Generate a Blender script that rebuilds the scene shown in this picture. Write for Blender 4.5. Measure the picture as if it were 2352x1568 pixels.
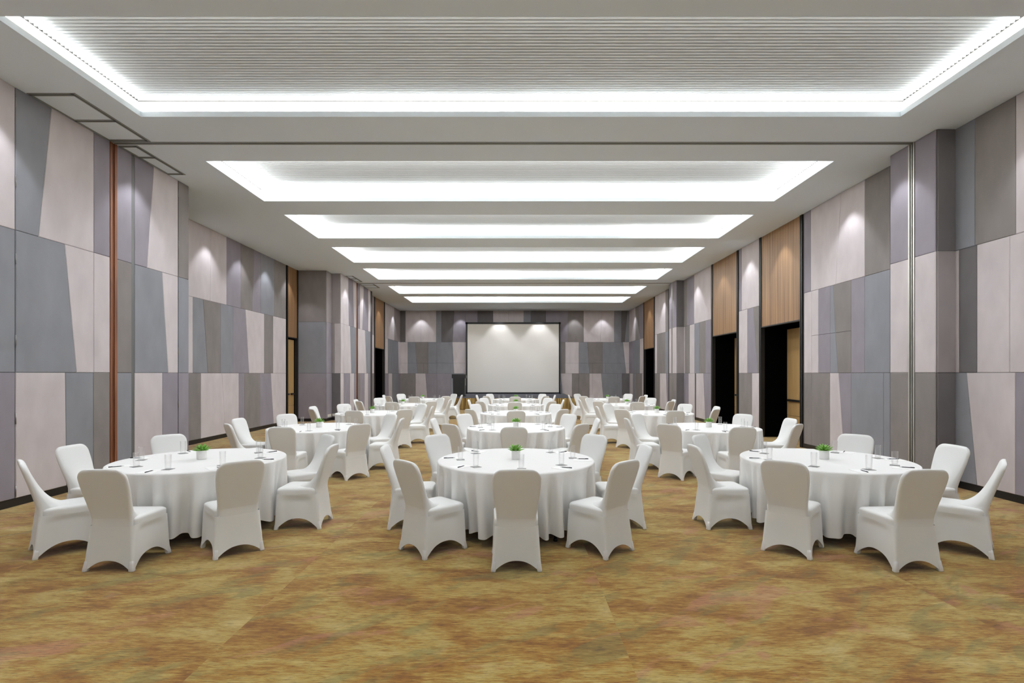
import bpy, math, random
from mathutils import Vector, Matrix
C = bpy.context.scene.collection
for o in list(bpy.data.objects): bpy.data.objects.remove(o)
PI = math.pi
# ------------------------------------------------------------------ camera, world, exposure
F = 1200.0; CU = 1185.0; H = 1.756            # focal length in pixels, vanishing column, eye height
ZC = 5.55                                      # ceiling height
cam_d = bpy.data.cameras.new('camera'); cam = bpy.data.objects.new('camera', cam_d); C.objects.link(cam)
cam.location = (0, 0, H); cam.rotation_euler = (PI/2, 0, 0)
cam_d.sensor_width = 36; cam_d.sensor_fit = 'HORIZONTAL'; cam_d.lens = 36*F/2352
cam_d.shift_x = -(CU-1176)/2352; cam_d.shift_y = (858-784)/2352
cam_d.clip_start = 0.05; cam_d.clip_end = 200
S = bpy.context.scene; S.camera = cam
w = bpy.data.worlds.new('world'); S.world = w; w.use_nodes = True
w.node_tree.nodes['Background'].inputs[0].default_value = (1.0, .97, .92, 1)
w.node_tree.nodes['Background'].inputs[1].default_value = 0.02
S.view_settings.view_transform = 'Standard'; S.view_settings.look = 'None'
S.view_settings.exposure = 0.2; S.view_settings.gamma = 1
S.view_settings.use_curve_mapping = False
LED = (1.0, .98, .94)
COVE = 4.0        # watts per metre of cove strip
WASH = 90.0        # wall wash downlights
DOWN = 128.0        # seating downlights

# cove slots: (near y, far y); opening x range
SLOTS = [(2.40, 4.57), (5.55, 7.72), (9.33, 11.50), (12.48, 14.65), (15.68, 17.85), (18.88, 21.05), (22.64, 24.81), (25.74, 27.91)]
SX0, SX1 = -5.54, 5.68
ZL = ZC + .08; ZS = ZC + .31; SB = .15; YW = -1.7          # lip top, soffit, set-back, wall behind the camera

def area(x, y, z, sx, sy, power, side, a=math.radians(52)):
    d = bpy.data.lights.new('cove_strip', 'AREA'); d.shape = 'RECTANGLE'; d.size = sx; d.size_y = sy
    d.energy = power; d.color = LED
    o = bpy.data.objects.new('cove_strip', d); C.objects.link(o); o.location = (x, y, z)
    o.rotation_euler = {'+y': (PI-a, 0, 0), '-y': (PI+a, 0, 0), '-x': (0, PI-a, 0), '+x': (0, PI+a, 0)}[side]   # tipped towards the cove wall
    return o
def spot(x, y, z, power, size, blend=.25, r=.05, tilt=(0, 0), color=(.95, .985, 1.05)):
    d = bpy.data.lights.new('downlight', 'SPOT'); d.energy = power; d.spot_size = math.radians(size)
    d.spot_blend = blend; d.shadow_soft_size = r; d.color = color
    o = bpy.data.objects.new('downlight', d); C.objects.link(o); o.location = (x, y, z)
    o.rotation_euler = (tilt[0], tilt[1], 0)
    return o
# strips on the shelves of every cove; a few lengths are weaker, as in the photograph
weak = {3: [1.1, .6, .5, 1], 5: [1, 1.1, .35, .8], 7: [1, 1, .35, .3], 1: [.7, 1.1, 1.5, 1.3]}   # lengths of strip, left to right
for i, (a, b) in enumerate(SLOTS):
    W = SX1-SX0; ang = math.radians(40 if i < 2 else -38); pw = COVE*(9 if i == 0 else 1 if i == 1 else 1.9)  # first slot, out of view, is boosted as added frontal fill
    fs = weak.get(i, [1, 1, 1, 1])
    for k in range(4):
        cx = SX0 + W*(k+.5)/4
        area(cx, b+.075, ZL+.03, W/4*.98, .05, pw*W/4*fs[k], '+y', ang)
    area((SX0+SX1)/2, a-.075, ZL+.03, W*.97, .05, pw*W*(.6 if i == 1 else .8), '-y', ang)
    area(SX0-.075, (a+b)/2, ZL+.03, .05, (b-a)*.95, pw*(b-a), '-x', ang)
    area(SX1+.075, (a+b)/2, ZL+.03, .05, (b-a)*.95, pw*(b-a), '+x', ang)
# wall washers recessed in the ceiling close to the walls
for y in (.3, 2.4, 4.5, 6.5, 9.0):
    spot(-6.65+.42, y, ZC-.012, WASH, 80, .4, .08)
for y in (13.5, 15.1, 16.7, 18.3): spot(-8.03+.42, y, ZC-.012, WASH, 80, .4, .08)
for y in (20.3, 22.6, 24.1): spot(-6.65+.42, y, ZC-.012, WASH, 80, .4, .08)
for y in (26.6, 29.6): spot(-6.99+.42, y, ZC-.012, WASH, 80, .4, .08)
for y in (.3, 2.4, 4.5, 6.6, 10.6, 13.3, 15.2, 17.2, 19.6, 24.0, 26.7, 29.8): spot(6.84-.42, y, ZC-.012, WASH, 80, .4, .08)
for y in (8.75, 22.0): spot(6.54-.42, y, ZC-.012, WASH, 80, .4, .08)
for x in (-5.7, -3.32, 3.52, 5.2): spot(x, 31.5-.42, ZC-.012, WASH, 80, .4, .08)
for x in (-.97, 1.37): spot(x, 30.9-.55, ZC-.012, WASH*2, 80, .5)
for x in (-2.6, -.1, 2.4): spot(x, 28.7, ZC-.012, 150, 70, .8, tilt=(math.radians(28), 0))  # added row, no visible fixtures, tilted to brighten the screen
for x in (-5, -3, -1, 1, 3, 5): spot(x, YW+.6, ZC-.012, WASH, 90)  # added fill: unseen spots bouncing off the wall behind the camera
# general downlights over the seating, in the ceiling bands between the coves
for y in (1.2, 5.05, 8.9, 12.0, 15.2, 18.4, 22.2, 25.3):
    for x in (-4.2, -1.4, 1.4, 4.2):
        spot(x, y, ZC-.012, DOWN*(.5 if y < 2 else 1), 168, .6, .12)

# ------------------------------------------------------------------ helpers
def tag(o, label=None, cat=None, group=None, kind=None):
    if label: o['label'] = label
    if cat: o['category'] = cat
    if group: o['group'] = group
    if kind: o['kind'] = kind
    return o
class MB:
    def __init__(s): s.v = []; s.f = []; s.m = []; s.sm = []
    def quad(s, pts, m=0, smooth=False):
        n = len(s.v); s.v += [tuple(p) for p in pts]; s.f.append(tuple(range(n, n+len(pts)))); s.m.append(m); s.sm.append(smooth)
    def box(s, x0, x1, y0, y1, z0, z1, m=0):
        n = len(s.v)
        s.v += [(x, y, z) for z in (z0, z1) for y in (y0, y1) for x in (x0, x1)]
        for q in ((0,2,3,1), (4,5,7,6), (0,1,5,4), (2,6,7,3), (0,4,6,2), (1,3,7,5)):
            s.f.append(tuple(n+i for i in q)); s.m.append(m); s.sm.append(False)
    def rings(s, rings, m=0, smooth=True, cap0=False, cap1=False, closed=True, flip=False):
        n = len(s.v); k = len(rings[0])
        for r in rings: s.v += [tuple(p) for p in r]
        for j in range(len(rings)-1):
            for i in range(k if closed else k-1):
                a = n+j*k+i; b = n+j*k+(i+1) % k; q = (a, b, b+k, a+k)
                if flip: q = q[::-1]
                s.f.append(q); s.m.append(m); s.sm.append(smooth)
        if cap0:
            q = tuple(range(n, n+k)); s.f.append(q if flip else q[::-1]); s.m.append(m); s.sm.append(smooth)
        if cap1:
            q = tuple(range(n+(len(rings)-1)*k, n+len(rings)*k)); s.f.append(q[::-1] if flip else q); s.m.append(m); s.sm.append(smooth)
    def lathe(s, prof, n=24, c=(0, 0), m=0, cap0=False, cap1=False, z0=0):
        s.rings([[(c[0]+r*math.cos(2*PI*i/n), c[1]+r*math.sin(2*PI*i/n), z0+z) for i in range(n)] for r, z in prof], m, True, cap0, cap1)
    def build(s, name, mats, parent=None):
        me = bpy.data.meshes.new(name); me.from_pydata(s.v, [], s.f)
        if not isinstance(mats, (list, tuple)): mats = [mats]
        for mt in mats: me.materials.append(mt)
        me.polygons.foreach_set('material_index', s.m); me.polygons.foreach_set('use_smooth', s.sm); me.update()
        o = bpy.data.objects.new(name, me); C.objects.link(o)
        if parent: o.parent = parent
        return o
def empty(name, loc=(0, 0, 0), rz=0):
    o = bpy.data.objects.new(name, None); C.objects.link(o); o.location = loc; o.rotation_euler = (0, 0, rz); o.empty_display_size = .1
    return o
def struct(name, mb, mats, parent=None):
    o = mb.build(name, mats, parent)
    if not parent: o['kind'] = 'structure'
    return o
def copy_tree(o, parent=None):
    c = o.copy(); C.objects.link(c); c.parent = parent
    for ch in list(kids.get(o.name, [])): copy_tree(ch, c)
    return c
kids = {}
def index_kids(root):
    kids[root.name] = [o for o in bpy.data.objects if o.parent == root]
    for k in kids[root.name]: index_kids(k)

# ------------------------------------------------------------------ materials
def srgb(r, g, b):
    f = lambda c: (c/255/12.92) if c/255 <= .04045 else ((c/255+.055)/1.055)**2.4
    return (f(r), f(g), f(b), 1)
def mat(name, col, rough=.6, metal=0, spec=.5, noise=None, bump=None, sheen=0):
    m = bpy.data.materials.new(name); m.use_nodes = True; nt = m.node_tree; b = nt.nodes['Principled BSDF']
    b.inputs['Base Color'].default_value = col; b.inputs['Roughness'].default_value = rough
    b.inputs['Metallic'].default_value = metal; b.inputs['Specular IOR Level'].default_value = spec
    if sheen: b.inputs['Sheen Weight'].default_value = sheen
    if noise or bump:
        tc = nt.nodes.new('ShaderNodeTexCoord')
    if noise:      # (scale vec, amount)
        mp = nt.nodes.new('ShaderNodeMapping'); mp.inputs['Scale'].default_value = noise[0]
        nz = nt.nodes.new('ShaderNodeTexNoise'); nz.inputs['Scale'].default_value = 1; nz.inputs['Detail'].default_value = 5
        mr = nt.nodes.new('ShaderNodeMapRange'); mr.inputs[1].default_value = .3; mr.inputs[2].default_value = .7
        mr.inputs[3].default_value = 1-noise[1]; mr.inputs[4].default_value = 1+noise[1]
        hs = nt.nodes.new('ShaderNodeHueSaturation'); hs.inputs['Color'].default_value = col
        nt.links.new(tc.outputs['Object'], mp.inputs[0]); nt.links.new(mp.outputs[0], nz.inputs[0])
        nt.links.new(nz.outputs[0], mr.inputs[0]); nt.links.new(mr.outputs[0], hs.inputs['Value'])
        nt.links.new(hs.outputs[0], b.inputs['Base Color'])
    if bump:       # (scale, strength, distance)
        nz = nt.nodes.new('ShaderNodeTexNoise'); nz.inputs['Scale'].default_value = bump[0]; nz.inputs['Detail'].default_value = 3
        bp = nt.nodes.new('ShaderNodeBump'); bp.inputs['Strength'].default_value = bump[1]; bp.inputs['Distance'].default_value = bump[2]
        nt.links.new(tc.outputs['Object'], nz.inputs[0]); nt.links.new(nz.outputs[0], bp.inputs['Height']); nt.links.new(bp.outputs[0], b.inputs['Normal'])
    return m
FAB = dict(rough=.95, spec=.15, noise=((3.3, 3.3, 1.6), .075), bump=(260, .25, .002))
M = {}
M['L'] = mat('fabric_pale', srgb(202, 194, 195), **FAB)
M['B'] = mat('fabric_blue_grey', srgb(141, 142, 148), **FAB)
M['V'] = mat('fabric_lavender', srgb(147, 141, 149), **FAB)
M['T'] = mat('fabric_taupe', srgb(137, 131, 129), **FAB)
M['G'] = mat('fabric_grey', srgb(160, 153, 153), **FAB)
M['D'] = mat('fabric_dark', srgb(112, 109, 110), **FAB)
FK = ['L', 'B', 'V', 'T', 'G', 'D']
M['gap'] = mat('panel_gap', srgb(70, 66, 66), .9)
M['ceil'] = mat('ceiling_paint', srgb(226, 235, 242), .9, spec=.2)
M['cove'] = mat('cove_paint', srgb(245, 243, 238), .85, spec=.2)
M['ridge'] = mat('ribbed_soffit', srgb(226, 232, 236), .8, spec=.2)
M['black'] = mat('black_frame', srgb(20, 20, 21), .45)
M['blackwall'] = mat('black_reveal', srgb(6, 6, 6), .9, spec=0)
M['base'] = mat('black_skirting', srgb(24, 24, 25), .4)
M['track'] = mat('track_grey', srgb(140, 143, 138), .5, metal=.2)
M['trackdark'] = mat('track_dark', srgb(45, 46, 44), .6)
M['gapstrip'] = mat('grey_metal_strip', srgb(98, 99, 98), .5)
M['alu'] = mat('aluminium', srgb(200, 198, 192), .35, metal=.7)
M['steel'] = mat('steel', srgb(150, 148, 145), .3, metal=.9)
M['cloth'] = mat('white_tablecloth', srgb(237, 236, 233), .85, spec=.15, bump=(350, .12, .001), sheen=.1)
M['spandex'] = mat('white_spandex', srgb(233, 233, 230), .75, spec=.25, bump=(500, .1, .001), sheen=.1)
M['pocket'] = mat('white_spandex_foot', srgb(228, 226, 224), .6, spec=.3)
M['pot'] = mat('white_ceramic', srgb(240, 238, 236), .35)
M['soil'] = mat('soil', srgb(60, 45, 35), .9)
M['leaf'] = mat('succulent_leaf', srgb(128, 182, 76), .45, noise=((40, 40, 40), .25))
M['paper'] = mat('paper', srgb(246, 245, 242), .7)
M['pen'] = mat('pen_dark', srgb(40, 40, 45), .35)
M['pentip'] = mat('pen_tip', srgb(200, 200, 200), .3, metal=.8)
M['coaster'] = mat('coaster', srgb(150, 148, 146), .6, noise=((120, 120, 10), .5))
M['screen'] = mat('screen_fabric', srgb(218, 214, 207), .9, spec=.1)
M['screenblack'] = mat('screen_border', srgb(25, 25, 26), .6)
M['lectern'] = mat('lectern_black', srgb(18, 18, 20), .4)
M['stagetop'] = mat('stage_carpet', srgb(70, 70, 76), .9, noise=((8, 8, 8), .1))
M['socket'] = mat('white_plastic', srgb(225, 222, 212), .4)
M['tan'] = mat('tan_laminate', srgb(186, 152, 100), .5, noise=((14, 14, 1.2), .05))
def glass_mat():
    m = bpy.data.materials.new('clear_glass'); m.use_nodes = True; nt = m.node_tree; nt.nodes.clear()
    out = nt.nodes.new('ShaderNodeOutputMaterial'); mix = nt.nodes.new('ShaderNodeMixShader')
    t = nt.nodes.new('ShaderNodeBsdfTransparent'); g = nt.nodes.new('ShaderNodeBsdfGlossy'); lw = nt.nodes.new('ShaderNodeLayerWeight')
    lw.inputs[0].default_value = .3
    t.inputs[0].default_value = (.995, .995, .995, 1); g.inputs[0].default_value = (.9, .9, .9, 1); g.inputs['Roughness'].default_value = .02
    pw = nt.nodes.new('ShaderNodeMapRange'); pw.inputs[1].default_value = 0; pw.inputs[2].default_value = 1; pw.inputs[3].default_value = .03; pw.inputs[4].default_value = .42
    nt.links.new(lw.outputs['Facing'], pw.inputs[0]); nt.links.new(pw.outputs[0], mix.inputs[0]); nt.links.new(t.outputs[0], mix.inputs[1]); nt.links.new(g.outputs[0], mix.inputs[2])
    nt.links.new(mix.outputs[0], out.inputs[0]); return m
M['glass'] = glass_mat()
def wood_mat(name, c1, c2, sc):
    m = bpy.data.materials.new(name); m.use_nodes = True; nt = m.node_tree; b = nt.nodes['Principled BSDF']
    tc = nt.nodes.new('ShaderNodeTexCoord'); mp = nt.nodes.new('ShaderNodeMapping'); mp.inputs['Scale'].default_value = sc
    nz = nt.nodes.new('ShaderNodeTexNoise'); nz.inputs['Scale'].default_value = 1; nz.inputs['Detail'].default_value = 3
    cr = nt.nodes.new('ShaderNodeValToRGB'); cr.color_ramp.elements[0].position = .35; cr.color_ramp.elements[1].position = .65
    cr.color_ramp.elements[0].color = c1; cr.color_ramp.elements[1].color = c2
    nt.links.new(tc.outputs['Object'], mp.inputs[0]); nt.links.new(mp.outputs[0], nz.inputs[0]); nt.links.new(nz.outputs[0], cr.inputs[0])
    nt.links.new(cr.outputs[0], b.inputs['Base Color']); b.inputs['Roughness'].default_value = .5
    return m
M['wood'] = wood_mat('striped_veneer', srgb(114, 82, 52), srgb(172, 134, 94), (55, 55, .4))
M['brown'] = wood_mat('dark_wood', srgb(104, 60, 36), srgb(140, 88, 58), (20, 20, 1))
M['gold'] = wood_mat('gold_satin', srgb(132, 104, 56), srgb(190, 164, 104), (9, 9, .6)); M['gold'].node_tree.nodes['Principled BSDF'].inputs['Roughness'].default_value = .4
def carpet_mat():
    m = bpy.data.materials.new('patterned_carpet'); m.use_nodes = True; nt = m.node_tree; b = nt.nodes['Principled BSDF']
    N = nt.nodes.new; Lk = nt.links.new
    tc = N('ShaderNodeTexCoord'); sep = N('ShaderNodeSeparateXYZ'); Lk(tc.outputs['Object'], sep.inputs[0])
    # broadloom strips laid along y: each strip shifts the pattern
    ma = N('ShaderNodeMath'); ma.operation = 'ADD'; ma.inputs[1].default_value = -.7+26; Lk(sep.outputs[0], ma.inputs[0])
    dv = N('ShaderNodeMath'); dv.operation = 'DIVIDE'; dv.inputs[1].default_value = 2.6; Lk(ma.outputs[0], dv.inputs[0])
    fl = N('ShaderNodeMath'); fl.operation = 'FLOOR'; Lk(dv.outputs[0], fl.inputs[0])
    mu = N('ShaderNodeMath'); mu.operation = 'MULTIPLY'; mu.inputs[1].default_value = 7.31; Lk(fl.outputs[0], mu.inputs[0])
    cb = N('ShaderNodeCombineXYZ'); Lk(mu.outputs[0], cb.inputs[0]); Lk(mu.outputs[0], cb.inputs[1])
    va = N('ShaderNodeVectorMath'); va.operation = 'ADD'; Lk(tc.outputs['Object'], va.inputs[0]); Lk(cb.outputs[0], va.inputs[1])
    def nz(scale, detail, rough=.55, dist=0, src=None, rot=0):
        mp = N('ShaderNodeMapping'); mp.inputs['Scale'].default_value = scale; Lk((src or va).outputs[0], mp.inputs[0])
        if rot:
            m0 = N('ShaderNodeMapping'); m0.inputs['Rotation'].default_value = (0, 0, rot); Lk((src or va).outputs[0], m0.inputs[0]); Lk(m0.outputs[0], mp.inputs[0])
        n = N('ShaderNodeTexNoise'); n.inputs['Scale'].default_value = 1; n.inputs['Detail'].default_value = detail
        n.inputs['Roughness'].default_value = rough; n.inputs['Distortion'].default_value = dist
        Lk(mp.outputs[0], n.inputs[0]); return n
    def ramp(n, stops):
        r = N('ShaderNodeValToRGB'); e = r.color_ramp.elements
        while len(e) < len(stops): e.new(.5)
        for el, (p, c) in zip(e, stops): el.position = p; el.color = c
        Lk(n.outputs[0], r.inputs[0]); return r
    def mix(fac, a, bcol, blend='MIX'):
        x = N('ShaderNodeMixRGB'); x.blend_type = blend
        if hasattr(fac, 'outputs'): Lk(fac.outputs[0], x.inputs[0])
        else: x.inputs[0].default_value = fac
        for k, c in ((1, a), (2, bcol)):
            if hasattr(c, 'outputs'): Lk(c.outputs[0], x.inputs[k])
            else: x.inputs[k].default_value = c
        return x
    K = (0, 0, 0, 1); Wt = (1, 1, 1, 1)
    cloud = nz((1.6, 3.2, 1), 3, .55, .5); streak = nz((5, 24, 1), 6, .72, .2); streak2 = nz((12, 85, 1), 4, .7)
    def comb(terms):
        acc = None
        for n, k in terms:
            m1 = N('ShaderNodeMath'); m1.operation = 'MULTIPLY_ADD'; m1.inputs[1].default_value = k
            Lk(n.outputs[0], m1.inputs[0])
            if acc: Lk(acc.outputs[0], m1.inputs[2])
            else: m1.inputs[2].default_value = 0
            acc = m1
        return acc
    base = ramp(comb([(cloud, .40), (streak, .32), (streak2, .28)]), [(.41, srgb(116, 74, 16)), (.455, srgb(136, 92, 22)), (.492, srgb(150, 114, 44)), (.53, srgb(160, 134, 66)), (.61, srgb(176, 154, 98))])
    pink = ramp(nz((1.3, 3.2, 1), 3, .6, .9, rot=-.5), [(.59, K), (.65, Wt)])
    pm = N('ShaderNodeMath'); pm.operation = 'MULTIPLY'; pm.inputs[1].default_value = .45; Lk(pink.outputs[0], pm.inputs[0])
    c1 = mix(pm, base, srgb(168, 112, 92))
    mp2 = N('ShaderNodeVectorMath'); mp2.operation = 'ADD'; mp2.inputs[1].default_value = (13.7, 5.1, 3); Lk(va.outputs[0], mp2.inputs[0])
    gr = ramp(nz((1.3, 3.4, 1), 3, .6, .9, mp2, rot=-.55), [(.56, K), (.63, Wt)])
    gm = N('ShaderNodeMath'); gm.operation = 'MULTIPLY'; gm.inputs[1].default_value = .42; Lk(gr.outputs[0], gm.inputs[0])
    c2 = mix(gm, c1, srgb(104, 104, 58))
    fine = ramp(nz((14, 110, 1), 5, .7), [(.37, (.34, .30, .24, 1)), (.45, (.92, .9, .88, 1)), (.5, Wt), (.7, (1.15, 1.15, 1.12, 1))])
    c3 = mix(.75, c2, fine, 'MULTIPLY')
    Lk(c3.outputs[0], b.inputs['Base Color']); b.inputs['Roughness'].default_value = .95; b.inputs['Specular IOR Level'].default_value = .1
    b.inputs['Sheen Weight'].default_value = .25; b.inputs['Sheen Roughness'].default_value = .5
    bn = N('ShaderNodeTexNoise'); bn.inputs['Scale'].default_value = 220; Lk(tc.outputs['Object'], bn.inputs[0])
    bp = N('ShaderNodeBump'); bp.inputs['Strength'].default_value = .4; bp.inputs['Distance'].default_value = .006
    Lk(bn.outputs[0], bp.inputs['Height']); Lk(bp.outputs[0], b.inputs['Normal'])
    return m
M['carpet'] = carpet_mat()

# ------------------------------------------------------------------ floor and ceiling
YF, YB = -1.7, 31.5
mb = MB(); mb.box(-8.9, 8.6, YF-.2, YB+.2, -.1, 0); struct('floor', mb, M['carpet'])
mb = MB()
x0, x1 = -8.3, 8.0; ys = [YF-.2]
for a, b in SLOTS: ys += [a, b]
ys.append(YB+.2)
for i in range(0, len(ys), 2): mb.box(x0, x1, ys[i], ys[i+1], ZC, ZL)
for a, b in SLOTS:
    mb.box(x0, SX0, a, b, ZC, ZL); mb.box(SX1, x1, a, b, ZC, ZL)
    X0, X1, A, B_ = SX0-SB, SX1+SB, a-SB, b+SB
    # cove walls
    mb.box(X0-.05, X0, A-.05, B_+.05, ZL, ZS+.05, 1); mb.box(X1, X1+.05, A-.05, B_+.05, ZL, ZS+.05, 1)
    mb.box(X0, X1, A-.05, A, ZL, ZS+.05, 1); mb.box(X0, X1, B_, B_+.05, ZL, ZS+.05, 1)
    # ribbed soffit: rounded ribs running across the room
    n = round((B_-A)/.06); p = (B_-A)/n; prof = []
    for k in range(n):
        y = A+k*p
        prof += [(y, ZS+.045), (y+p*.28, ZS+.045), (y+p*.30, ZS+.002), (y+p*.62, ZS-.005), (y+p*.98, ZS+.002)]
    prof.append((B_, ZS+.045))
    for q in ((X0, X0+.02, A, B_), (X1-.02, X1, A, B_), (X0, X1, A, A+.02), (X0, X1, B_-.02, B_)): mb.box(*q, ZS-.004, ZS+.05, 3)   # shadow joint
    mb.rings([[(X0, y, z) for y, z in prof], [(X1, y, z) for y, z in prof]], 2, False, closed=False)
struct('ceiling', mb, [M['ceil'], M['cove'], M['ridge'], M['trackdark']])

# ------------------------------------------------------------------ walls with fabric panels
ZA, ZB = 1.772, 3.66
def Y_(u, X): return F*abs(X)/abs(u-CU)
class Plane:
    def __init__(s, kind, c): s.k = kind; s.c = c
    def P(s, a, z, d):
        if s.k == 'L': return (s.c+d, a, z)
        if s.k == 'R': return (s.c-d, a, z)
        return (a, s.c-d, z)
    def N(s): return {'L': Vector((1, 0, 0)), 'R': Vector((-1, 0, 0)), 'F': Vector((0, -1, 0))}[s.k]
def orient(pts, n):
    v = [Vector(p) for p in pts]; nn = (v[1]-v[0]).cross(v[2]-v[1])
    return pts if nn.dot(n) > 0 else pts[::-1]
def panel(mb, pl, at0, ab0, at1, ab1, z0, z1, mi, d0=.001, d=.02, bev=.007, g=.0022):
    s = 1 if at1+ab1 > at0+ab0 else -1
    o = [(ab0+s*g, z0+g), (ab1-s*g, z0+g), (at1-s*g, z1-g), (at0+s*g, z1-g)]
    i = [(ab0+s*(g+bev), z0+g+bev), (ab1-s*(g+bev), z0+g+bev), (at1-s*(g+bev), z1-g-bev), (at0+s*(g+bev), z1-g-bev)]
    O = [pl.P(a, z, d0) for a, z in o]; I0 = [pl.P(a, z, d-.006) for a, z in o]; I = [pl.P(a, z, d) for a, z in i]
    n = pl.N(); mid = sum((Vector(p) for p in I), Vector())/4
    mb.quad(orient(I, n), mi)
    for R0, R1 in ((O, I0), (I0, I)):
        for k in range(4):
            q = [R0[k], R0[(k+1) % 4], R1[(k+1) % 4], R1[k]]
            out = (Vector(R0[k])+Vector(R0[(k+1) % 4]))/2-mid
            mb.quad(orient(q, out+n*.3), mi)
GAP = len(FK)
def band(mb, pl, conv, z0, z1, items, **kw):
    """items: start edge, then (colour, end edge); an edge is a number or (top, bottom)"""
    e = lambda v: tuple(conv(t) for t in v) if isinstance(v, (tuple, list)) else (conv(v), conv(v))
    prev = e(items[0])
    for c, end in items[1:]:
        cur = e(end)
        if c: panel(mb, pl, prev[0], prev[1], cur[0], cur[1], z0, z1, FK.index(c), **kw)
        prev = cur
def backing(mb, pl, a0, a1, th=.12, z0=0, z1=ZC):
    P0 = pl.P(a0, z0, -th); P1 = pl.P(a1, z1, 0)
    mb.box(min(P0[0], P1[0]), max(P0[0], P1[0]), min(P0[1], P1[1]), max(P0[1], P1[1]), z0, z1, GAP)
FM = [M[k] for k in FK]+[M['gap']]
BB = .105
def three(mb, pl, conv, top, mid, bot):
    band(mb, pl, conv, ZB, ZC, top); band(mb, pl, conv, ZA, ZB, mid); band(mb, pl, conv, BB, ZA, bot)
I_ = lambda v: v
# --- left wall
XL1, XL2, XL3 = -6.65, -8.03, -6.99
PL1, PL2, PL3 = Plane('L', XL1), Plane('L', XL2), Plane('L', XL3)
YPa, YPb, YPc = 19.23, 19.80, 24.15
cL1 = lambda u: Y_(u, XL1); cL2 = lambda u: Y_(u, XL2); cL3 = lambda u: Y_(u, XL3)
yA = cL1(31.5); yB1 = cL1(250); yB2 = cL1(265.5); yG1 = cL1(300); yG2 = cL1(307); yC = cL1(431.5)
mb = MB()
backing(mb, PL1, YF, yA)
three(mb, PL1, I_, [YF, ('V', .1), ('L', (1.9, 1.7)), ('T', 3.1), ('V', 4.6), ('L', yA)],
      [YF, ('L', .6), ('B', (2.2, 2.5)), ('L', 3.6), ('T', 4.5), ('L', 5.4), ('B', yA)],
      [YF, ('T', .2), ('V', 1.4), ('L', 3.0), ('B', (4.2, 4.5)), ('L', 5.5), ('V', yA)])
# pocket end block beyond the leaves, facing the stage side
mb.box(XL2-.1, XL1-.14, yC-.02, yC+.05, 0, ZC, GAP)
# second stretch, recessed
e2 = cL2(656)
backing(mb, PL2, yC+.05, e2)
three(mb, PL2, cL2, [427, ('L', (483, 481)), ('L', 519), ('V', 551.5), ('T', (582.6, 578)), ('V', 597), ('B', 628.5), ('T', 655.5)],
      [427, ('L', 441.5), ('B', (465, 475.7)), ('T', 505.2), ('B', 533.5), ('V', (562.6, 571)), ('L', 605.4), ('T', 626.3), ('L', 655.5)],
      [427, ('T', 459.8), ('L', (508, 516.6)), ('L', 547), ('V', 560), ('T', 596.5), ('V', (620.7, 627.6)), ('L', 655.5)])
# big pier: face at YPa, side at XL3, small face at YPb
pf = Plane('F', YPa); backing(mb, pf, XL2, XL3, .1)
three(mb, pf, I_, [XL2+.02, ('T', XL3)], [XL2+.02, ('B', XL3)], [XL2+.02, ('V', XL3)])
backing(mb, PL3, YPa, YPb); three(mb, PL3, I_, [YPa, ('G', YPb)], [YPa, ('V', YPb)], [YPa, ('V', YPb)])
pf = Plane('F', YPb); backing(mb, pf, XL3, XL1, .1)
three(mb, pf, I_, [XL3+.02, ('G', XL1)], [XL3+.02, ('G', XL3+.12), ('L', XL1)], [XL3+.02, ('D', XL1)])
s3 = lambda x: 650+x/3.563
yD1 = cL1(s3(597)); yD2 = cL1(s3(608)); yE = YPc
backing(mb, PL1, YPb, yD1); backing(mb, PL1, yD2, yE)
cc = lambda x: cL1(s3(x))
three(mb, PL1, cc, [469, ('L', 493), ('L', (530, 534)), ('V', (570, 578)), ('L', 597)], [469, ('L', 493), ('L', (545, 556)), ('B', 597)], [469, ('L', 493), ('V', 545), ('L', 578), ('V', 597)])
three(mb, PL1, cc, [608, ('V', 626), ('L', (658, 646)), ('V', 694), ('L', 712)], [608, ('L', (668, 680)), ('B', 712)], [608, ('T', 628), ('V', 665), ('L', 693), ('V', 712)])
mb.box(XL3-.1, XL1, yE-.03, yE+.03, 0, ZC, GAP)
cc = lambda x: cL3(s3(x))
backing(mb, PL3, yE+.03, cc(742)); backing(mb, PL3, cc(834), YB)
yE3 = cL3(849)
band(mb, PL3, I_, ZB, ZC, [yE+.03, ('G', cc(742))]); band(mb, PL3, I_, ZA, ZB, [yE+.03, ('L', cc(742))]); band(mb, PL3, I_, BB, ZA, [yE+.03, ('T', cc(742))])
three(mb, PL3, I_, [cc(835), ('L', cc(908)), ('G', YB)], [cc(835), ('L', cc(855)), ('B', (cc(940), cc(945))), ('L', YB)],
      [cc(835), ('V', cc(862)), ('L', cc(890)), ('B', cc(940)), ('V', YB)])
struct('wall_left', mb, FM)
# pocket leaves of the sliding partition, hinged in the left wall
mb = MB(); backing(mb, PL1, yA+.004, yB1, .06)
three(mb, PL1, cL1, [33, ('B', (115.5, 86)), ('L', 213), ('V', 250)], [33, ('B', (146, 173)), ('L', 213), ('L', 250)], [33, ('L', (147.3, 150.4)), ('B', 212), ('T', 250)])
d1 = struct('door_1', mb, FM)
for z in (5.35, 4.32, 3.28, 2.2, 1.16, .2):
    h = MB(); h.rings([[(XL1+.024+.007*math.cos(a*PI/4), yA+.002+.007*math.sin(a*PI/4), zz) for a in range(8)] for zz in (z-.07, z-.002, z+.002, z+.07)], 0, True, True, True)
    h.build('hinge', M['steel'], d1)
mb = MB(); backing(mb, PL1, yB2, yG1, .06)
for z0, z1, c in ((ZB, ZC, 'V'), (ZA, ZB, 'T'), (BB, ZA, 'B')): band(mb, PL1, I_, z0, z1, [yB2, (c, yG1)])
d2 = struct('door_2', mb, FM)
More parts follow.
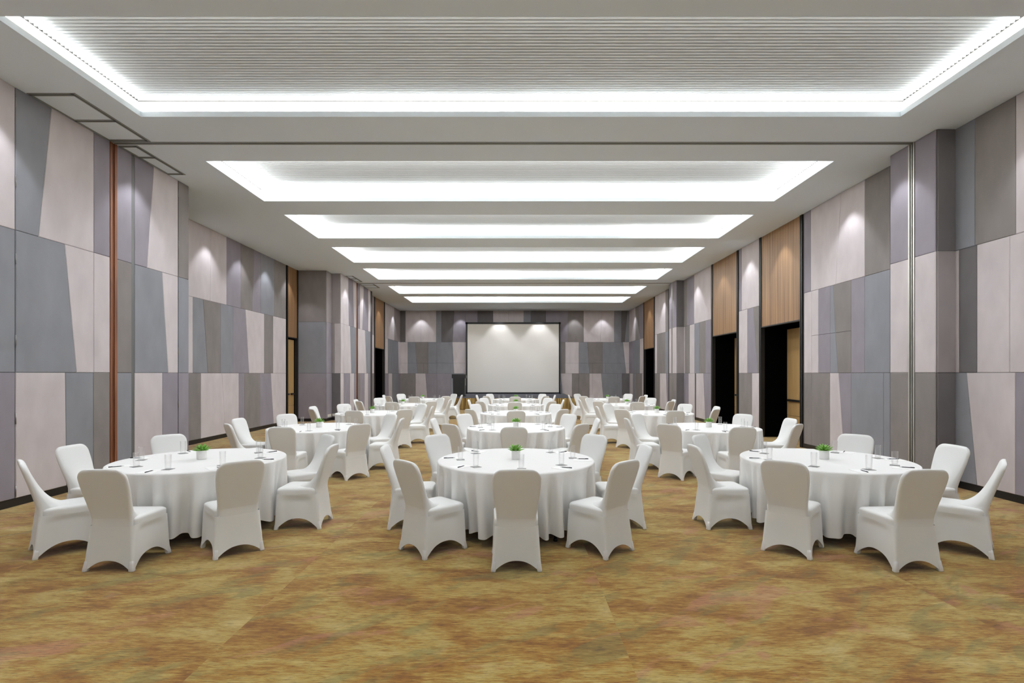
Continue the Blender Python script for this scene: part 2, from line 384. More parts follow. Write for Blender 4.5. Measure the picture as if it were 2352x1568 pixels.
mb = MB(); backing(mb, PL1, yG2, cL1(407), .06)
three(mb, PL1, cL1, [307, ('V', (351, 335.5)), ('L', 406.6)], [307, ('B', (370, 384)), ('L', 406.6)], [307, ('L', 371), ('V', 406.6)])
d3 = struct('door_3', mb, FM)
for z in (5.3, 4.3, 3.28, 2.2, 1.16, .2):
    h = MB(); yy = cL1(407.2); h.rings([[(XL1+.024+.007*math.cos(a*PI/4), yy+.007*math.sin(a*PI/4), zz) for a in range(8)] for zz in (z-.07, z-.002, z+.002, z+.07)], 0, True, True, True)
    h.build('hinge', M['steel'], d3)
mb = MB(); backing(mb, PL1, cL1(408), yC, .14)
for z0, z1, c in ((ZB, ZC, 'T'), (ZA, ZB, 'B'), (BB, ZA, 'V')): band(mb, PL1, I_, z0, z1, [cL1(408), (c, yC)])
struct('door_4', mb, FM)
TR = [0]
def trim(mb, mats):
    TR[0] += 1; return struct('trim_%d' % TR[0], mb, mats)
mb = MB(); mb.box(XL1-.05, XL1+.012, yG1, yG2, 0, ZC); trim(mb, M['gapstrip'])
for a, b in ((yB1, yB2), (yD1, yD2)):
    mb = MB(); mb.box(XL1-.05, XL1+.025, a+.002, a+(b-a)*.3, 0, ZC); mb.box(XL1-.05, XL1+.012, a+(b-a)*.3, a+(b-a)*.62, 0, ZC); mb.box(XL1-.05, XL1+.032, a+(b-a)*.62, b-.002, 0, ZC); trim(mb, M['brown'])
# --- right wall
XR1, XR2 = 6.84, 6.54
PR1, PR2 = Plane('R', XR1), Plane('R', XR2)
cR1 = lambda u: Y_(u, XR1); cR2 = lambda u: Y_(u, XR2)
p1a, p1b = 8.12, cR2(2047); p2a, p2b = 21.24, cR2(1537.9)
mb = MB()
backing(mb, PR1, YF, p1a)
three(mb, PR1, I_, [p1a, ('B', cR1(2242)), ('T', cR1(2336)), ('L', 5.4), ('V', 4.2), ('L', (3, 2.8)), ('B', 1.2), ('T', 0), ('L', YF)],
      [p1a, ('L', cR1(2204.8)), ('D', cR1(2246.6)), ('L', cR1(2322)), ('L', 5.3), ('B', (4, 3.7)), ('T', 2.5), ('L', 1), ('V', YF)],
      [p1a, ('B', (cR1(2222.4), cR1(2246.6))), ('L', cR1(2335)), ('V', 5.2), ('L', 4.1), ('B', (3, 2.8)), ('L', 1.5), ('T', YF)])
def pier(a, b, seg, tu0, tu1):
    pf = Plane('F', a); backing(mb, pf, XR2, XR1, .1)
    for (z0, z1), c in zip(((ZB, ZC), (ZA, ZB), (BB, ZA)), seg[0]): band(mb, pf, I_, z0, z1, [XR2, (c, XR1-.02)])
    backing(mb, PR2, a, b)
    for (z0, z1), c in zip(((ZB, ZC), (ZA, ZB), (BB, ZA)), seg[1]): band(mb, PR2, I_, z0, z1, [a, (c, tu0), (None, tu1), (c, b)])
    mb.box(XR2, XR1, b-.1, b, 0, ZC, GAP)
t1a, t1b = cR2(2103.5), cR2(2090); t2a, t2b = cR2(1400+497/3.408), cR2(1400+489/3.408)
pier(p1a, p1b, ('DGD', 'VLT'), t1a, t1b)
pier(p2a, p2b, ('DGD', 'VLT'), t2a, t2b)
D1n, D1f = cR1(1839.6), cR1(1750); D2n, D2f = cR1(1693.6), cR1(1638); D3n, D3f = cR1(1503), cR1(1480)
FW = .1
backing(mb, PR1, p1b, D1n-FW)
three(mb, PR1, cR1, [2047, ('T', (1988.5, 1988.5)), ('L', (1934, 1921.6)), ('L', 1864), ('V', 1848.5)],
      [2047, ('B', 1988), ('V', 1957), (None, 1866), ('L', 1848.5)],
      [2047, ('B', 2031.7), ('B', 1957), ('V', (1928, 1940)), ('L', 1908), ('T', 1866), ('T', 1848.5)])
zh = 2.63   # joint of the service hatch row
mid_items = lambda f0, f1: [1957, ('T', (f0, f1)), ('B', 1909), ('V', 1881.4), ('L', 1866)]
band(mb, PR1, cR1, zh, ZB, mid_items(1915.6, 1921)); band(mb, PR1, cR1, ZA, zh, mid_items(1921, 1927))
backing(mb, PR1, D1f+FW, D2n-FW)
three(mb, PR1, cR1, [1744.5, ('L', 1705), ('V', 1698.5)], [1744.5, ('T', (1731.6, 1741.8)), ('V', 1717.8), ('L', 1698.5)], [1744.5, ('L', 1728.6), ('T', 1698.5)])
backing(mb, PR1, D2f+FW, p2a)
s4 = lambda x: cR1(1400+x/3.408)
three(mb, PR1, s4, [797, ('L', 666), ('V', 610), ('T', 573)], [797, ('V', 755), ('T', 705), ('B', 668), ('L', 632), ('T', 593), ('L', 573)],
      [797, ('V', (738, 752)), ('L', 720), ('L', 682), ('D', 670), ('L', 623), ('V', 573)])
backing(mb, PR1, p2b, D3n-FW)
three(mb, PR1, s4, [461, ('T', 441), ('L', 358)], [461, ('B', 437), ('T', 375), ('L', 358)], [461, ('V', (445, 455)), ('L', 398), ('T', 358)])
backing(mb, PR1, D3f+FW, YB)
three(mb, PR1, s4, [267, ('V', 232), ('T', 205), ('L', 150)], [267, ('L', 240), ('B', 187), ('V', 150)], [267, ('L', 258), ('T', 210), ('B', 185), ('L', 162), ('V', 150)])
struct('wall_right', mb, FM)
for a, b in ((t1b, t1a), (t2b, t2a)):
    lo, hi = min(a, b), max(a, b); q = (hi-lo)
    mb = MB(); mb.box(XR2-.03, XR2+.02, lo, lo+q*.2, 0, ZC, 0); mb.box(XR2-.012, XR2+.02, lo+q*.2, lo+q*.42, 0, ZC, 1); mb.box(XR2-.03, XR2+.02, lo+q*.42, lo+q*.52, 0, ZC, 0)
    mb.box(XR2-.005, XR2+.02, lo+q*.52, lo+q*.78, 0, ZC, 1); mb.box(XR2-.03, XR2+.02, lo+q*.78, hi, 0, ZC, 0)
    trim(mb, [M['alu'], M['trackdark']])
# --- back wall, with the joints of two concealed service doors
PB = Plane('F', YB); s7 = lambda x: (880+x/3.92-CU)*YB/F
mb = MB(); backing(mb, PB, XL3-.1, XR1+.1)
band(mb, PB, s7, ZB, ZC, [149, ('D', 202), ('L', 340), ('L', 478), ('B', 525), ('D', (640, 625)), ('V', 740), ('V', 850), ('D', 990), ('L', 1128), ('L', 1265), ('B', 1330), ('D', 1465), ('V', 1665), ('T', 1805), ('L', (1970, 1955)), ('L', 2080), ('B', 2145), ('D', (2200, 2175)), ('B', 2219)])
zj = 2.39
band(mb, PB, s7, zj, ZB, [149, ('L', 222), ('B', (290, 303)), ('T', 405), ('B', 485), ('B', (625, 634)), ('L', 800), ('V', 900), ('B', 1100), ('L', 1250), ('T', 1450), ('B', 1600), ('T', 1640), ('L', 1762), ('B', (1840, 1851)), ('T', 1975), ('B', (2160, 2178)), ('L', 2219)])
band(mb, PB, s7, ZA, zj, [149, ('L', 222), ('B', (303, 312)), ('T', 365), ('T', 405), ('B', 485), ('B', 607), ('B', (634, 640)), ('L', 728), ('L', 800), ('V', 900), ('B', 1100), ('L', 1250), ('T', 1450), ('B', 1600), ('T', 1640), ('L', 1762), ('B', (1851, 1858)), ('T', 1885), ('T', 1975), ('B', 2005), ('B', (2178, 2188)), ('L', 2219)])
band(mb, PB, s7, BB, ZA, [149, ('T', 293), ('L', (380, 400)), ('V', 485), ('V', 607), ('B', 728), ('L', 860), ('B', 1100), ('T', 1300), ('V', 1500), ('B', (1600, 1618)), ('L', 1700), ('T', 1762), ('T', 1858), ('L', 1885), ('L', (1962, 1985)), ('B', 2110), ('B', 2150), ('D', 2219)])
struct('wall_back', mb, FM)
mb = MB(); pn = lambda a, z, d: None
mb.box(XL1-.2, XR1+.2, YF-.15, YF, 0, ZC, 0)
class PlaneN(Plane):
    def P(s, a, z, d): return (a, s.c+d, z)
    def N(s): return Vector((0, 1, 0))
if 0: three(mb, PlaneN('F', YF), I_, [XL1, ('L', -5), ('B', -3.8), ('T', -2), ('V', 0), ('L', 2), ('B', 4), ('L', 5.5), ('V', XR1)],
      [XL1, ('T', -5.4), ('L', -3), ('B', -1), ('L', 1), ('V', 3), ('T', 5), ('L', XR1)], [XL1, ('V', -4.4), ('L', -2.6), ('T', -.5), ('B', 1.5), ('L', 3.5), ('B', XR1)])
struct('wall_front', mb, M['ceil'])  # unseen wall, kept plain and pale to bounce fill onto the chair backs
# --- skirting
def base_seg(mb, pl, a0, a1): 
    P0 = pl.P(a0, 0, .0); P1 = pl.P(a1, BB, .012)
    mb.box(min(P0[0], P1[0]), max(P0[0], P1[0]), min(P0[1], P1[1]), max(P0[1], P1[1]), 0, BB-.002, 0)
mb = MB()
for pl, a, b in ((PL1, YF, yB1), (PL1, yB2, yG1), (PL1, yG2, yC), (PL2, yC+.05, e2-.03), (Plane('F', YPa), XL2, XL3), (PL3, YPa, YPb), (Plane('F', YPb), XL3, XL1), (PL1, YPb, yD1), (PL1, yD2, yE), (PL3, yE, cL3(s3(742))), (PL3, cL3(s3(834)), YB)): base_seg(mb, pl, a, b)
struct('baseboard_left', mb, M['base'])
mb = MB()
for pl, a, b in ((PR1, YF, p1a), (Plane('F', p1a), XR2, XR1), (PR2, p1a, min(t1a, t1b)), (PR2, max(t1a, t1b), p1b), (PR1, p1b, D1n-FW), (PR1, D1f+FW, D2n-FW), (PR1, D2f+FW, p2a), (Plane('F', p2a), XR2, XR1), (PR2, p2a, min(t2a, t2b)), (PR2, max(t2a, t2b), p2b), (PR1, p2b, D3n-FW), (PR1, D3f+FW, YB)): base_seg(mb, pl, a, b)
struct('baseboard_right', mb, M['base'])
mb = MB(); base_seg(mb, PB, XL3, XR1); struct('baseboard_back', mb, M['base'])

# ------------------------------------------------------------------ door bays: veneer over a dark recess with tan doors
HD = 3.03; DN = [4]
def bay(side, X, yn, yf, depth, tan=True, leafsplit=True):
    s = 1 if side == 'R' else -1      # outward direction
    bx = lambda mb, d0, d1, a, b, z0, z1, m=0: mb.box(min(X+s*d0, X+s*d1), max(X+s*d0, X+s*d1), a, b, z0, z1, m)
    mb = MB(); bx(mb, -.008, .05, yn, yf, HD+.03, ZC); trim(mb, M['wood'])
    mb = MB()
    for a, b in ((yn-FW, yn), (yf, yf+FW)):
        bx(mb, -.03, .08, a, a+(b-a)*.35, 0, ZC); bx(mb, -.014, .08, a+(b-a)*.35, a+(b-a)*.65, 0, ZC); bx(mb, -.03, .08, a+(b-a)*.65, b, 0, ZC)
    bx(mb, -.02, .08, yn, yf, HD, HD+.03)
    trim(mb, M['black'])
    mb = MB()
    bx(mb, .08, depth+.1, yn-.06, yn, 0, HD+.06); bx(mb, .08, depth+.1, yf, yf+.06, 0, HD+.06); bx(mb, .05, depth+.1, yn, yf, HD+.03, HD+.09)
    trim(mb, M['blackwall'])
    DN[0] += 1
    mb = MB(); top = HD-.04; m_ = (yn+yf)/2
    bx(mb, depth+.05, depth+.1, yn, yf, 0, HD+.03, 1)
    bx(mb, depth, depth+.05, yn, yf, top, HD+.03, 1)
    o = struct('door_%d' % DN[0], mb, [M['tan'], M['blackwall']])
    for a, b in ((yn+.005, m_-.004), (m_+.004, yf-.005)):
        lf = MB(); bx(lf, depth, depth+.045, a, b, .615, top-.006); bx(lf, depth, depth+.045, a, b, .012, .607); leaf = lf.build('door_leaf', M['tan'], o)
        pb = MB(); bx(pb, -.06+depth, -.03+depth, a+.1, b-.1, 1.0, 1.055); bx(pb, -.05+depth, depth, a+.1, a+.16, 1.0, 1.055); bx(pb, -.05+depth, depth, b-.16, b-.1, 1.0, 1.055)
        pb.build('push_bar', M['black'], leaf)
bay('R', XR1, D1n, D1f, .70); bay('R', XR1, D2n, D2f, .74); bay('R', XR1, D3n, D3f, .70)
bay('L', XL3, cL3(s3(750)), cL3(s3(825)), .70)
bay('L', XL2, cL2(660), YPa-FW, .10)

# ------------------------------------------------------------------ ceiling tracks and hatch frames
for y in (8.60, 21.9):
    mb = MB(); xl = -6.05 if y < 10 else -6.1
    xl = XL1+.03
    mb.box(xl, XR2, y-.045, y-.012, ZC-.008, ZC, 0); mb.box(xl, XR2, y+.012, y+.045, ZC-.008, ZC, 0); mb.box(xl, XR2, y-.012, y+.012, ZC-.003, ZC, 1)
    trim(mb, [M['track'], M['trackdark']])
def hatch(xa, xb, yy):
    mb = MB(); y0, y1 = yy[0], yy[-1]; wd = .035
    def line(a, b, c, d):
        mb.box(a, b, c, d, ZC-.007, ZC, 0)
    line(xb-wd, xb+wd, y0-wd, y1+wd); mb.box(xb-.006, xb+.006, y0, y1, ZC-.009, ZC, 1)
    line(xa, xa+.03, y0, y1)
    for y in yy: line(xa, xb, y-wd, y+wd); mb.box(xa, xb, y-.006, y+.006, ZC-.009, ZC, 1)
    trim(mb, [M['track'], M['trackdark']])
hatch(XL1+.03, -6.0, [7.10, 7.84, 8.50]); hatch(XL1+.03, -6.33, [8.72, 9.17, 9.93])
hatch(XL1+.03, -6.36, [20.3, 20.9, 21.55]); hatch(XL1+.03, -6.04, [22.1, 22.5, 23.05])

# ------------------------------------------------------------------ wall sockets
def socket(pl, a, z, wd, label, n):
    P0 = pl.P(a, z-.045, .02); P1 = pl.P(a+wd, z+.045, .032); mb = MB()
    mb.box(min(P0[0], P1[0]), max(P0[0], P1[0]), min(P0[1], P1[1]), max(P0[1], P1[1]), P0[2], P1[2])
    o = mb.build('wall_socket', M['socket']); tag(o, label, 'wall socket')
    for k in range(n):
        for q in (-.012, .012):
            c = a+wd*(k+.5)/n+q; A = pl.P(c-.004, z-.008, .031); B = pl.P(c+.004, z+.008, .034); m2 = MB()
            m2.box(min(A[0], B[0]), max(A[0], B[0]), min(A[1], B[1]), max(A[1], B[1]), A[2], B[2])
            m2.build('socket_slot', M['black'], o)
socket(PL3, 19.33, .2, .36, 'white triple wall socket low on the side of the grey pier by the left door', 3)
socket(Plane('F', YPb), -6.95, .2, .15, 'small single white wall socket just right of the triple one', 1)

# ------------------------------------------------------------------ stage, screen, lectern
st = empty('stage', (-.12, 25.5, 0)); tag(st, 'low black stage platform with gold pleated skirt below the screen', 'stage')
ZT = .57
mb = MB(); mb.box(-2.96, 2.97, 0, 5.85, .49, ZT); mb.build('platform', M['stagetop'], st)
for x in (-2.7, 0, 2.7):
    for y in (.4, 2.9, 5.4): mb = MB(); mb.box(x-.03, x+.03, y-.03, y+.03, 0, .49); mb.build('leg', M['black'], st)
mb = MB(); pts = []
def fold(t): return .042*math.sin(t*2*PI/.10)+.010*math.sin(t*2*PI/.31+1)
path = []
t = 0
while t <= 5.86: path.append((-2.97-.035, 5.85-t, t, 'x')); t += .0144
t = 0
while t <= 5.94: path.append((-2.97+t, -.035, t, 'y')); t += .0144
t = 0
while t <= 5.86: path.append((2.98+.035, t, t, 'x')); t += .0144
rr = []
for z in (ZT-.005, ZT-.05, .3, .012):
    k = {ZT-.005: .35, ZT-.05: .6}.get(z, 1)
    rr.append([(x+(fold(q)*k if ax == 'x' else 0), y+(fold(q)*k if ax == 'y' else 0), z) for x, y, q, ax in path])
mb.rings(rr, 0, True, closed=False, flip=True); mb.build('pleated_skirt', M['gold'], st)
sc = empty('projection_screen', (-.165, 30.9, ZT)); tag(sc, 'large blank white projection screen in a black frame standing on the stage', 'projection screen')
hw = 2.79; zt = 4.22
mb = MB(); mb.box(-hw+.09, hw-.09, -.004, .004, .09, zt-.1); mb.build('screen_fabric', M['screen'], sc)
mb = MB(); mb.box(-hw, -hw+.09, -.03, .03, .03, zt); mb.box(hw-.09, hw, -.03, .03, .03, zt); mb.box(-hw-.03, hw+.03, -.03, .03, zt-.1, zt+.01); mb.box(-hw, hw, -.03, .03, .03, .09)
mb.build('screen_frame', M['screenblack'], sc)
for s in (-1, 1):
    mb = MB(); mb.box(s*(hw-.02)-.035, s*(hw-.02)+.035, -.33, .33, 0, .03)
    mb.quad([(s*hw-.02, -.31, .03), (s*hw+.02, -.31, .03), (s*hw+.02, -.02, .5), (s*hw-.02, -.02, .5)]); mb.quad([(s*hw-.02, -.27, .03), (s*hw-.02, -.02, .44), (s*hw+.02, -.02, .44), (s*hw+.02, -.27, .03)])
    mb.build('screen_foot', M['screenblack'], sc)
lc = empty('lectern', (-3.0, 27.6, ZT)); lc.location.x = -2.99; tag(lc, 'black lectern standing on the stage left of the projection screen', 'lectern')
mb = MB(); mb.rings([[(x*a, y*a, z) for x, y in ((-.3, -.22), (.3, -.22), (.3, .22), (-.3, .22))] for z, a in ((.06, 1), (.95, 1.04))], 0, False, True, True); mb.box(-.2, .2, -.235, -.22, .2, .85); mb.build('body', M['lectern'], lc)
mb = MB(); mb.box(-.34, .34, -.26, .26, 0, .06); mb.build('plinth', M['lectern'], lc)
mb = MB(); n = len(mb.v)
mb.rings([[(-.37, -.27, .95), (.37, -.27, .95), (.37, .27, .95), (-.37, .27, .95)], [(-.37, -.27, 1.16), (.37, -.27, 1.16), (.37, .27, 1.07), (-.37, .27, 1.07)]], 0, False, True, True)
mb.build('reading_top', M['lectern'], lc)

# ------------------------------------------------------------------ chair
def sm(t): t = max(0, min(1, t)); return t*t*(3-2*t)
def rrect(c, r, nc=4, ns=8):
    """rounded quad through corners c (ccw), list of (x, y, side, s) with s in -1..1 along its side"""
    out = []
    for k in range(4):
        p = Vector(c[k]); a = Vector(c[k-1]); b = Vector(c[(k+1) % 4])
        da = (a-p).normalized(); db = (b-p).normalized(); cen = p+da*r+db*r
        for j in range(nc+1):
            th = PI/2*j/nc
            q = cen-db*r*math.cos(th)-da*r*math.sin(th)
            out.append((q.x, q.y, k if j > nc/2 else (k-1) % 4, -1 if j > nc/2 else 1))
        q0 = p+db*r; q1 = b-db*r
        for j in range(1, ns):
            s = j/ns; q = q0.lerp(q1, s); out.append((q.x, q.y, k, s*2-1))
    return out
def make_chair():
    root = empty('banquet_chair')
    # backrest
    mb = MB(); rings = []
    zt = .915; R = .085
    zs = [.34]+[.385+.035*i for i in range(13)]+[zt-R+R*q for q in (0, .2, .4, .58, .72, .84, .92, .975, 1)]
    zs = sorted(zs+[.462, .467, .470, .474, .480, .5, .512, .54, .58])
    for z in zs:
        hw = .179+.036*sm((z-.44)/.36)
        if z > zt-R: hw = hw-R+math.sqrt(max(0, R*R-(z-(zt-R))**2))
        k = max(0, (z-.45)/.465)
        yr = -.2225-.138*k**1.1 if z > .45 else -.2225
        yf = yr+.052-.012*k; bulge = .23*math.exp(-(max(0, z-.466)/.06)**.6) if z > .45 else 0
        if z > zt-.03: q = (z-(zt-.03))/.03; t = (yf-yr)*.42*(1-math.sqrt(max(0, 1-q*q))); yf -= t; yr += t
        r = min(.021, (yf-yr)*.46)
        ring = rrect([(-hw, yr), (hw, yr), (hw, yf), (-hw, yf)], r, 4, 14)
        ring = [(x, y+bulge*max(0, 1-abs(x/hw)**3.2)*max(0, min(1, (y-yr)/(yf-yr)))**2, a, b) for x, y, a, b in ring]
        rings.append([(x, y, z+(.010*(1-(x/.22)**2) if z > .8 else 0)*sm((z-.8)/.1)) for x, y, _, _ in ring])
    mb.rings(rings, 0, True, True, True); mb.build('backrest', M['spandex'], root)
    # seat
    mb = MB(); rings = []
    cs = [(-.196, -.205), (.196, -.205), (.216, .24), (-.216, .24)]
    for z, ins in ((.386, .001), (.40, -.0005), (.42, -.002), (.438, -.001), (.450, .006), (.458, .017), (.463, .035), (.466, .07), (.468, .12), (.469, .17), (.469, .194)):
        c2 = [(x-math.copysign(ins, x), (y+ins if y < 0 else y-ins)) for x, y in cs]
        r = max(.003, .055-ins*.25) if ins < .15 else .003
        rings.append([(x, y, z) for x, y, _, _ in rrect(c2, r, 4, 8)])
    mb.rings(rings, 0, True, False, True); mb.build('seat', M['spandex'], root)
    # skirt stretched down to the feet, arched hems
    top = rrect([(-.197, -.2215), (.197, -.2215), (.213, .237), (-.213, .237)], .030, 6, 18)
    bot = rrect([(-.222, -.262), (.222, -.262), (.226, .25), (-.226, .25)], .016, 6, 18)
    arch = {0: .095, 1: .125, 2: .12, 3: .125}; pull = {0: .003, 1: .020, 2: .016, 3: .020}
    inw = {0: (0, 1), 1: (-1, 0), 2: (0, -1), 3: (1, 0)}
    def ringat(t, off=0):
        ring = []
        for (x0, y0, sd, s), (x1, y1, _, _) in zip(top, bot):
            zb = arch[sd]*(1-abs(s)**2.3); z = .398*(1-t)+zb*t
            k = (.398-z)/.398
            x = x0+(x1-x0)*k; y = y0+(y1-y0)*k
            e = sm((1-abs(s))/.5)*sm(t/.25)*(1-.4*t)
            x += inw[sd][0]*(pull[sd]*e+off*(1-abs(s) > .001)); y += inw[sd][1]*(pull[sd]*e+off*(1-abs(s) > .001))
            ring.append((x, y, z))
        return ring
    mb = MB(); mb.rings([ringat(t) for t in (1, .975, .92, .84, .75, .65, .55, .45, .35, .27, .21, .17, .13, .09, .05, 0)], 0, True)
    # turned hem
    mb.rings([ringat(1), ringat(1, .004)], 0, True, flip=True)
    mb.build('skirt', M['spandex'], root)
    # feet
    for sx in (-1, 1):
        for sy, yy in ((-1, -.262), (1, .25)):
            mb = MB(); xx = .222 if sy < 0 else .226; rings = []
            for z, wd, o in ((.0, .019, .004), (.006, .022, .004), (.03, .0215, .002), (.06, .020, 0), (.09, .019, -.0025), (.094, .016, -.006)):
                cx = sx*(xx-.02+o); cy = yy-sy*(.02-o)
                cx -= sx*z*.03; cy -= sy*z*.06
                rings.append([(x, y, z) for x, y, _, _ in rrect([(cx-wd, cy-wd), (cx+wd, cy-wd), (cx+wd, cy+wd), (cx-wd, cy+wd)], .01, 3, 2)])
            mb.rings(rings, 0, True, True, True); mb.build('foot_pocket', M['pocket'], root)
    return root
chair = make_chair(); index_kids(chair)

# ------------------------------------------------------------------ table items
def make_glass():
    root = empty('drinking_glass')
    mb = MB(); mb.lathe([(.0005, 0), (.027, 0), (.0285, .002), (.029, .02), (.0315, .15), (.031, .1515), (.0300, .15), (.0275, .02), (.0265, .016), (.0005, .015)], 24)
    mb.build('glass_body', M['glass'], root)
    return root
def one(mb, name, m): o = mb.build(name, m); return o
mb = MB(); mb.lathe([(.0005, 0), (.027, 0), (.0285, .002), (.029, .02), (.0315, .15), (.031, .1515), (.0300, .15), (.0275, .02), (.0265, .016), (.0005, .015)], 24)
P_glass = one(mb, 'drinking_glass', M['glass'])
mb = MB(); mb.box(-.046, .046, -.046, .046, 0, .003); P_coaster = one(mb, 'coaster', M['coaster'])
mb = MB(); mb.box(-.074, .074, -.105, .105, 0, .0022); P_pad = one(mb, 'notepad', M['paper'])
P_pen = empty('pen')
mb = MB(); mb.rings([[(.0042*math.cos(a*PI/4), y, .0045+.0042*math.sin(a*PI/4)) for a in range(8)] for y in (-.066, .045)], 0, True, True, True, flip=True)
mb.box(-.001, .001, -.066, -.03, .008, .0105); mb.build('barrel', M['pen'], P_pen)
mb = MB(); mb.rings([[(r*math.cos(a*PI/4), y, .0045+r*math.sin(a*PI/4)) for a in range(8)] for y, r in ((.045, .004), (.058, .003), (.07, .0008))], 0, True, True, True, flip=True); mb.build('tip', M['pentip'], P_pen)
def leaf(mb, th, tilt, ln, wd, z0, r0):
    c, s = math.cos(th), math.sin(th); L = []; n = 6
    rows = []
    for i in range(n+1):
        t = i/n; w_ = wd*(math.sin(PI*min(1, t*.62+.16))**1.0)*(1-t**5)+.0006
        up = math.sin(tilt)*ln*t+.012*t*t*math.cos(tilt)*(.5); out = r0+math.cos(tilt)*ln*t
        rows.append([(w_*a, out, z0+up+b*w_) for a, b in ((-1, .35), (-.5, -.12), (0, -.38), (.5, -.12), (1, .35), (0, .12))])
    R = [[(x*s+y*c, -x*c+y*s, z) for x, y, z in r] for r in rows]
    mb.rings(R, 0, True, True, True)
def make_plant():
    root = empty('potted_succulent')
    mb = MB(); mb.lathe([(.0005, 0), (.049, 0), (.051, .003), (.0525, .1), (.052, .102), (.049, .102), (.048, .09), (.0005, .09)], 32); mb.build('pot', M['pot'], root)
    mb = MB(); mb.lathe([(.047, .0905), (.02, .094), (.0005, .096)], 20); mb.build('soil', M['soil'], root)
    mb = MB(); rnd = random.Random(4)
    for n, tilt, ln, wd, z0, off in ((9, .12, .088, .013, .100, 0), (8, .40, .090, .013, .102, .3), (7, .72, .080, .012, .104, .1), (5, 1.02, .068, .010, .106, .5), (3, 1.35, .05, .007, .108, 0)):
        for k in range(n): leaf(mb, 2*PI*k/n+off+rnd.uniform(-.08, .08), tilt+rnd.uniform(-.08, .08), ln*rnd.uniform(.9, 1.08), wd, z0, .006)
    mb.v = [(x*1.12, y*1.12, .098+(z-.098)*1.1) for x, y, z in mb.v]; mb.build('rosette', M['leaf'], root)
    return root
plant = make_plant(); index_kids(plant); index_kids(P_pen)

# ------------------------------------------------------------------ tables
RT, ZTB = .905, .76
def make_cloth(seed):
    rnd = random.Random(seed); n = 432; mb = MB()
    ks = [(k, rnd.uniform(.5, 1), rnd.uniform(0, 2*PI)) for k in (15, 19, 23, 28, 34)]
    hem = [(k, rnd.uniform(0, 2*PI)) for k in (3, 5)]
    def f(a): 
        v = sum(A*math.sin(k*a+p) for k, A, p in ks)/2.2
        return math.tanh(v*2.2)
    rings = [[(.0005*math.cos(2*PI*i/n), .0005*math.sin(2*PI*i/n), ZTB) for i in range(n)]]
    for r in (.3, .6, .85, RT-.02): rings.append([(r*math.cos(2*PI*i/n), r*math.sin(2*PI*i/n), ZTB) for i in range(n)])
    for r, z in ((RT-.008, ZTB-.001), (RT, ZTB-.006), (RT+.004, ZTB-.016)): rings.append([(r*math.cos(2*PI*i/n), r*math.sin(2*PI*i/n), z) for i in range(n)])
    drop = ZTB-.1
    for j in range(1, 15):
        t = j/14; ring = []
        for i in range(n):
            a = 2*PI*i/n; g = f(a+.03*math.sin(2.2*t+hem[0][1])*t)
            amp = .068*sm(t*1.1+.1)**.65
            r = RT+.004+.003*t+amp*(g-.68)
            z = (ZTB-.016)+((.108-.014*g+.012*math.sin(3*a+hem[0][1]))-(ZTB-.016))*t
            ring.append((r*math.cos(a), r*math.sin(a), z))
        rings.append(ring)
    mb.rings(rings, 0, True, flip=True)
    me = mb
    return me
def make_table():
    root = empty('round_table')
    mb = MB(); mb.lathe([(.0005, ZTB-.035), (RT-.01, ZTB-.035), (RT-.006, ZTB-.03), (RT-.006, ZTB-.006), (RT-.01, ZTB-.003), (.0005, ZTB-.003)], 64); mb.build('tabletop', M['brown'], root)
    for k in range(4):
        a = PI/4+k*PI/2; cx, cy = .74*math.cos(a), .74*math.sin(a); mb = MB()
        mb.lathe([(.016, 0), (.016, ZTB-.035)], 10, (cx, cy), cap0=True, cap1=True)
        mb.lathe([(.022, 0), (.022, .02), (.017, .03)], 10, (cx, cy), cap0=True, cap1=True)
        mb.build('leg', M['black'], root)
    return root
tbl = make_table(); index_kids(tbl)
cloths = [make_cloth(3), make_cloth(8), make_cloth(21)]
ROWS = [6.10, 9.75, 13.35, 16.95, 20.55]; COLS = [-3.67, 0.0, 3.60]
rown = ['frontmost', 'second', 'middle', 'fourth', 'rearmost']
coln = ['left', 'centre', 'right']
seatn = {0: 'nearest the camera', 45: 'near left', 90: 'left', 135: 'far left', -45: 'near right', -90: 'right', -135: 'far right'}
used = {}
def inst(proto, loc, rz=0):
    if not used.get(proto.name): used[proto.name] = True; o = proto
    else: o = copy_tree(proto)
    o.location = loc; o.rotation_euler = (0, 0, rz); return o
for p in (P_glass, P_coaster, P_pad): index_kids(p)
rnd = random.Random(11); clo = []
SEATR = {0: 1.21, 45: 1.20, 90: 1.195, 135: 1.195, -45: 1.20, -90: 1.195, -135: 1.195}
FRONT = {(0, 0): (.05, 0), (2, 0): (-.04, 0), (0, -45): (-.03, 0), (2, 45): (.03, 0), (1, 45): (.02, 0), (1, -45): (-.01, 0)}
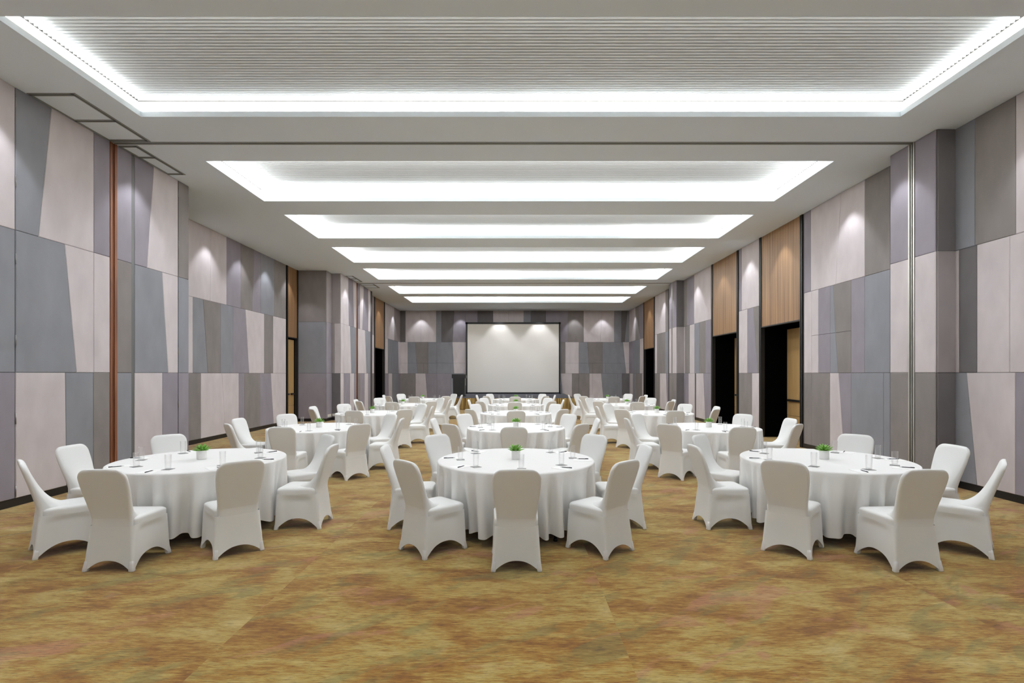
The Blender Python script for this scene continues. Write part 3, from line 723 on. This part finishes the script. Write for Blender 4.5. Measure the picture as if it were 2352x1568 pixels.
for ri, y in enumerate(ROWS):
    for ci, x in enumerate(COLS):
        where = '%s row, %s column' % (rown[ri], coln[ci])
        T = 'round table in the %s row of the %s column' % (rown[ri], coln[ci])
        o = inst(tbl, (x, y, 0), rnd.uniform(-.2, .2) if (ri, ci) != (0, 1) else -.19); tag(o, 'round table under the white cloth, %s' % where, 'table', 'round banquet tables')
        if len(clo) < 3: c = cloths[len(clo)].build('tablecloth', M['cloth']); clo.append(c)
        else: c = clo[(ri*3+ci*2+1) % 3].copy(); C.objects.link(c)
        c.location = (x, y, 0); c.rotation_euler = (0, 0, rnd.uniform(0, 6) if ri else (0, 2.1, 4.4)[ci])
        tag(c, 'white round tablecloth hanging almost to the floor, %s of tables' % where, 'tablecloth', 'white round tablecloths')
        o = inst(plant, (x, y, ZTB), rnd.uniform(0, 6)); tag(o, 'green succulent in white pot on the round table, %s' % where, 'potted plant', 'potted succulents')
        for ph in (0, 45, -45, 90, -90, 135, -135):
            a = math.radians(ph); r = SEATR[ph]+rnd.uniform(0, .02)
            aa = a+math.radians(rnd.uniform(-1.5, 1.5)); sd = seatn[ph]
            px, py = x-r*math.sin(aa), y-r*math.cos(aa)
            if ri == 0:
                dx, dy = FRONT.get((ci, ph), (0, 0)); px, py = x-SEATR[ph]*math.sin(a)+dx, y-SEATR[ph]*math.cos(a)+dy
            o = inst(chair, (px, py, 0), -a+math.radians(rnd.uniform(-4, 4)))
            look = 'white covered banquet chair seen from behind' if abs(ph) < 60 else ('white covered banquet chair seen side on' if abs(ph) == 90 else 'white covered banquet chair facing the camera')
            tag(o, '%s, %s seat, %s' % (look, sd, where), 'chair', 'white covered banquet chairs')
            rad = Vector((-math.sin(a), -math.cos(a), 0)); rt = Vector((math.cos(a), -math.sin(a), 0))   # outward, sitter's right
            def at(r_, l_): v = Vector((x, y, ZTB))+rad*r_+rt*l_; return v
            j = lambda q: rnd.uniform(-q, q)
            g = at(.655+j(.02), .06+j(.02)); gr = -a+j(.25)
            k = inst(P_coaster, g, gr); tag(k, 'grey square coaster, %s seat, %s' % (sd, where), 'coaster', 'grey square coasters')
            k = inst(P_glass, g+Vector((0, 0, .003)), 0); tag(k, 'tall clear glass on coaster, %s seat, %s' % (sd, where), 'glass', 'drinking glasses')
            pr = -a+j(.12)
            k = inst(P_pad, at(.77, -.065), pr); tag(k, 'blank white notepad, %s seat, %s' % (sd, where), 'notepad', 'blank notepads')
            k = inst(P_pen, at(.79+j(.015), -.035+j(.02))+Vector((0, 0, .0022)), pr+j(.2)+.1); tag(k, 'dark pen lying on notepad, %s seat, %s' % (sd, where), 'pen', 'dark pens')
for o in list(bpy.data.objects):
    if o.name.startswith('drinking_glass') and o.type == 'EMPTY': bpy.data.objects.remove(o)
